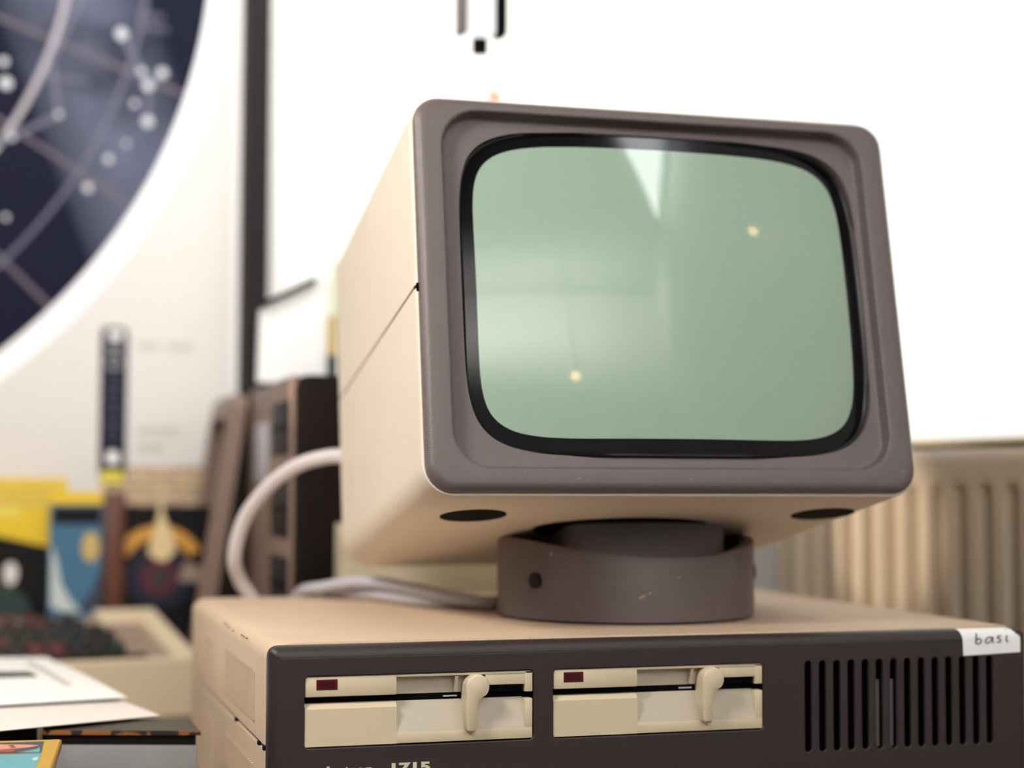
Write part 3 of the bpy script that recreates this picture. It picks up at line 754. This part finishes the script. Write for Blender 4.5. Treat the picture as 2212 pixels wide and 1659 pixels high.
g = G(); g.box(-80, -30, 160, 162, ht(160) - 7, ht(160) - 6); g.obj('panel_mark', M['brown_print'], hc, 0, HF)

# ================================================================= BOOKS AND MAGAZINES against the back wall
ym = thing('magazine', (-130, 955, DZ), 'yellow-topped magazine with dark cover picture standing furthest left by the wall', 'magazine')
G().box(-230, -88, 952, 958, DZ, 103).obj('cover', M['yellow'], ym, 0)
G().prism([(-230, 54), (-230, DZ + 1), (-92, DZ + 1), (-92, 22)], 951.3, 952.2, 'y').obj('cover_picture', M['dark'], ym, 0)
G().box(-228, -140, 951.5, 952.2, 60, 70).obj('cover_title', M['yellow2'], ym, 0)
g = G()
for z_ in (92, 82, 74): 
    for i in range(9): g.box(-170 + i * 8.5, -164 + i * 8.5, 951.6, 952.2, z_ - 2.2, z_ + 2.2)
tag(g.obj('cover_text', M['ochre'], ym, 0), kind='stuff')
G().prism([(-148 + 8 * math.cos(R(t)), -4 + 13 * math.sin(R(t))) for t in range(0, 360, 20)], 950.6, 951.4, 'y').obj('picture_face', M['paper2'], ym, 0)
G().prism([(-178, -10), (-150, -14), (-128, -34), (-122, -70), (-178, -70)], 950.8, 951.4, 'y').obj('picture_figure', M['dkgreen'], ym, 0)
bb = thing('picture_book', (-78, 930, DZ), 'blue-covered book with yellow top band standing in front of the yellow magazine', 'book')
G().box(-107, -50, 926, 938, DZ, 88, 0.8).obj('cover', M['blue'], bb, 0)
G().box(-107.3, -49.7, 925.4, 926.4, 74, 88.2).obj('title_band', M['yellow'], bb, 0)
G().box(-104, -52, 925.2, 926.2, 52, 71).obj('dark_band', M['dark'], bb, 0)
G().prism([(-105, 30), (-105, -40), (-92, -46), (-72, -46), (-84, -32), (-94, -14), (-98, 10)], 925.3, 926.2, 'y').obj('pale_figure', M['paleblue'], bb, 0)
G().prism([(-54, -4), (-50.4, -4), (-50.4, -46), (-74, -46), (-66, -30), (-58, -20)], 925.5, 926.2, 'y').obj('dark_figure', M['slate'], bb, 0)
G().prism([(-62 + 10 * math.cos(R(t)), 26 + 17 * math.sin(R(t))) for t in range(0, 360, 20)], 925.4, 926.2, 'y').obj('pale_spray', M['ochre'], bb, 0)
tag(G().box(-47, -24, 930, 1000, DZ, 88, 2).obj('hardback_book', M['spine']), 'red-brown book standing spine outwards right of the blue book', 'book')
cb = thing('record_sleeve', (22, 943, DZ), 'dark record sleeve with yellow arc, pale cone and maroon ring, left of the brown terminal', 'record sleeve')
G().box(-23.5, 72, 940, 946, DZ, 72, 0.5).obj('cover', M['dark'], cb, 0)
def arc(cx_, cz_, r0, r1, a0, a1, y, name, m):
    g = G(); n = 30; P = lambda r, k: (cx_ + r * math.cos(R(a0 + (a1 - a0) * k / n)), cz_ + r * math.sin(R(a0 + (a1 - a0) * k / n)))
    g.prism([P(r1, k) for k in range(n + 1)] + [P(r0, k) for k in range(n, -1, -1)], y - 0.4, y, 'y'); g.obj(name, m, cb, 0)
arc(14, -4, 38, 54, 28, 152, 940.0, 'yellow_arc', M['orange'])
arc(16, -10, 22, 38, 0, 359, 939.8, 'disc_edge', M['darkblue'])
arc(16, -10, 7, 22, 0, 359, 939.6, 'disc_ring', M['maroon'])
arc(16, -10, 0.5, 7, 0, 359, 939.4, 'disc_hub', M['dkgreen'])
G().prism([(2, 18), (12, 56), (16, 84), (20, 60), (30, 38), (34, 20), (22, 8), (12, 10)], 938.6, 939.1, 'y').obj('pale_cone', M['cone'], cb, 0)
G().prism([(36, -14), (62, -16), (62, 2), (44, 8)], 938.8, 939.2, 'y').obj('grey_patch', M['home_panel'], cb, 0)

# ================================================================= PILE at the lower left
bf = lambda p: (-127 + 0.958 * p[0], 171 - 0.287 * p[0] + p[1], p[2])
gb = tag(G().box(0, 105, 0, 62, DZ, -80.2, 1.2).obj('grey_box', M['greybox'], None, 30, bf), 'mottled grey box under the worn dark book left of the desktop computer', 'box')
wbk = thing('worn_book', bf((53, 70, -80)), 'dark olive book with worn orange edges on top of the grey box', 'book')
G().box(1.5, 104, 1.5, 62, -80, -72.2).obj('gap_block', M['dark'], wbk, 0, bf)  # near-black block stands in for the shadow gap under the cover
G().box(-0.5, 106.5, -0.5, 63, -72.2, -70.6, 0.4).obj('cover', M['olive'], wbk, 30, bf)
G().box(-0.9, 107, -1.1, -0.2, -73.2, -70.3).obj('worn_edge', M['rust'], wbk, 0, bf)
tag(G().box(-225, -131, 190, 340, DZ, -72, 1).obj('dark_book', M['dark'], None, 0), 'near-black thick book under the left side of the loose papers', 'book')
# loose sheets
def sheet(name, pts, z, curl, m, label):
    """quad sheet with corners p0..p3, gently curved, with a little thickness"""
    n = 14; P = [Vector((p[0], p[1], p[2] if len(p) > 2 else z)) for p in pts]; rows = []
    for i in range(n + 1):
        a = i / n; r = []
        for j in range(n + 1):
            b = j / n
            q = P[0] * (1 - a) * (1 - b) + P[1] * a * (1 - b) + P[2] * a * b + P[3] * (1 - a) * b
            q.z += curl(a, b); r.append(tuple(q))
        rows.append(r)
    g = G(); g.loft(rows, closed=False)
    return g, rows
sh2, _ = sheet('p', [(-45, 211, -68.6), (-75, 345, -69.2), (-275, 290, -64), (-260, 92, -66)], 0, lambda a, b: 0.6 * math.sin(b * 3.1), None, '')
g2 = G(); g2.v = sh2.v + [(p[0], p[1], p[2] - 0.4) for p in sh2.v]; n_ = len(sh2.v); g2.f = sh2.f + [[i + n_ for i in q] for q in sh2.f]
p2 = thing('paper_sheet', (-150, 210, -69), 'off-white sheet lying underneath the other sheet on the worn book', 'paper')
g2.obj('sheet', M['paper2'], p2, 60)
c_ = thing('paper_sheet', (-150, 360, -62), 'white printed sheet lying on top of the off-white sheet at the lower left', 'paper')
sh1, rows1 = sheet('p', [(-62.5, 300, -66), (-116.4, 584, -62), (-300, 545, -54), (-262, 226, -62)], 0, lambda a, b: 1.2 * math.sin(a * 3.1) , None, '')
g1 = G(); g1.v = sh1.v + [(p[0], p[1], p[2] - 0.4) for p in sh1.v]; n_ = len(sh1.v); g1.f = sh1.f + [[i + n_ for i in q] for q in sh1.f]
g1.obj('sheet', M['paper'], c_, 60)
def on1(a, b, dz=0.3):
    i = min(13, int(a * 14)); j = min(13, int(b * 14)); fa, fb = a * 14 - i, b * 14 - j
    q = Vector(rows1[i][j]) * (1 - fa) * (1 - fb) + Vector(rows1[i + 1][j]) * fa * (1 - fb) + Vector(rows1[i + 1][j + 1]) * fa * fb + Vector(rows1[i][j + 1]) * (1 - fa) * fb
    q.z += dz; return tuple(q)
g = G(); g.add([on1(0.47, 0.2), on1(0.60, 0.2), on1(0.62, 0.55), on1(0.47, 0.55)], [[0, 1, 2, 3]]); g.obj('printed_picture', M['green_print'], c_, 0)
g = G()
for i in range(14):
    a = 0.82 - i * 0.042; g.add([on1(a, 0.12), on1(a + 0.03, 0.12), on1(a + 0.03, 0.15), on1(a, 0.15)], [[0, 1, 2, 3]])
for k in range(3):
    for i in range(7):
        b = 0.5 + i * 0.05; a = 0.16 + k * 0.05; g.add([on1(a, b), on1(a + 0.02, b), on1(a + 0.02, b + 0.035), on1(a, b + 0.035)], [[0, 1, 2, 3]])
tag(g.obj('printed_text', M['grey_print'], c_, 0), kind='stuff')

# yellow-bordered magazine on a small pile, lower left corner
for k, (z0, z1, m, lb) in enumerate(((DZ, -98, 'slate', 'dark slate book at the bottom of the pile under the yellow-bordered magazine'), (-98, -65.2, 'brown_print', 'brown book directly under the yellow-bordered magazine'))):
    tag(G().box(-300, -126 - 2 * k, -190, 60, z0 + 0.1, z1, 1).obj('hardback_book', M[m], None, 0), lb, 'book')
mg = thing('magazine', (-215, -60, -65), 'magazine with a yellow border, a face and a teal picture at the lower left corner', 'magazine')
G().prism([(-320, 86), (-119.5, 69), (-134, -110), (-335, -95)], -65, -62, 'z').obj('cover', M['gold'], mg, 0)
G().prism([(-119.4, 69), (-118.6, 68.6), (-132.5, -110), (-134, -110)], -67.0, -62.4, 'z').obj('side_edge', M['gold_side'], mg, 0)  # side strip in a darker yellow than the cover
G().prism([(-320, 77), (-129.5, 61), (-132, 17), (-322, 33)], -62, -61.7, 'z').obj('face_picture', M['slate'], mg, 0)
G().prism([(-322, 29.5), (-132, 13.5), (-142, -100), (-332, -86)], -62, -61.7, 'z').obj('teal_picture', M['teal'], mg, 0)
G().prism([(-200, 57), (-176, 58), (-158, 55), (-141, 50), (-133, 45), (-138, 39), (-152, 35), (-165, 33), (-180, 34), (-200, 39)], -61.8, -61.5, 'z').obj('face', M['skin'], mg, 0)
G().prism([(-200, 34), (-146, 32), (-148, 22), (-200, 24)], -61.7, -61.4, 'z').obj('collar', M['lips'], mg, 0)
G().prism([(-128 - 4.5, 36), (-134.5, 30), (-145, 20), (-133, 18)], -61.8, -61.5, 'z').obj('picture_corner', M['teal'], mg, 0)
g = G()
for x_, y_ in ((-149, 47), (-148, 41), (-172, 50)): G().prism([(x_ + 1.6 * math.cos(R(t)), y_ + 1.3 * math.sin(R(t))) for t in range(0, 360, 45)], -61.6, -61.3, 'z').obj('eye', M['dark'], mg, 0)
G().prism([(-205, -6), (-170, -10), (-158, -18), (-164, -26), (-200, -40)], -61.8, -61.5, 'z').obj('dark_head', M['brown_print'], mg, 0)
G().prism([(-137.4, -9), (-137.0, -4), (-135.6, -5), (-134.0, -1), (-135, -8)], -61.8, -61.5, 'z').obj('white_mark', M['paper'], mg, 0)

# ================================================================= LAMPS of the room, and an added glow panel, that the screen mirrors
def lamp(name, p, r, label):
    t = thing(name, p, label, 'lamp')
    g = G(); n = 16; g.loft([[(p[0] + r * math.sin(R(a)) * math.cos(2 * math.pi * i / n), p[1] + r * math.sin(R(a)) * math.sin(2 * math.pi * i / n), p[2] + r * math.cos(R(a))) for i in range(n)] for a in (8, 35, 60, 90, 120, 145, 172)], True, True)
    g.obj('bulb', M['bulb'], t)
    G().cyl((p[0], p[1], p[2] + r), (0, 0, 1), r * 0.5, r * 1.2, 16).obj('socket', M['pole'], t)
    G().cyl((p[0], p[1], p[2] + r * 2), (0, 0, 1), 2.5, CZ - p[2] - r * 2, 8).obj('cord', M['pole'], t)
lamp('pendant_lamp', (358, -1400, 603), 14, 'bare warm bulb hanging low behind the camera')
lamp('pendant_lamp', (830, -590, 800), 8, 'small warm bulb hanging beside the window')
cl = thing('mirrored_panel', (860, -1250, CZ - 20), 'flat glowing panel added behind the camera, shaped for the wedge mirrored in the screen', 'glowing panel')
G().prism([(713, -1136), (650, -960), (900, -920), (930, -1130), (1030, -1800)], CZ - 14, CZ - 4, 'z').obj('glow_panel', M['panel'], cl, 0)  # added glow in place of a bright ceiling patch, outline fitted to its reflection
G().prism([(705, -1136), (640, -950), (910, -910), (940, -1130), (1040, -1810)], CZ - 4, CZ - 0.5, 'z').obj('frame', M['white'], cl, 0)
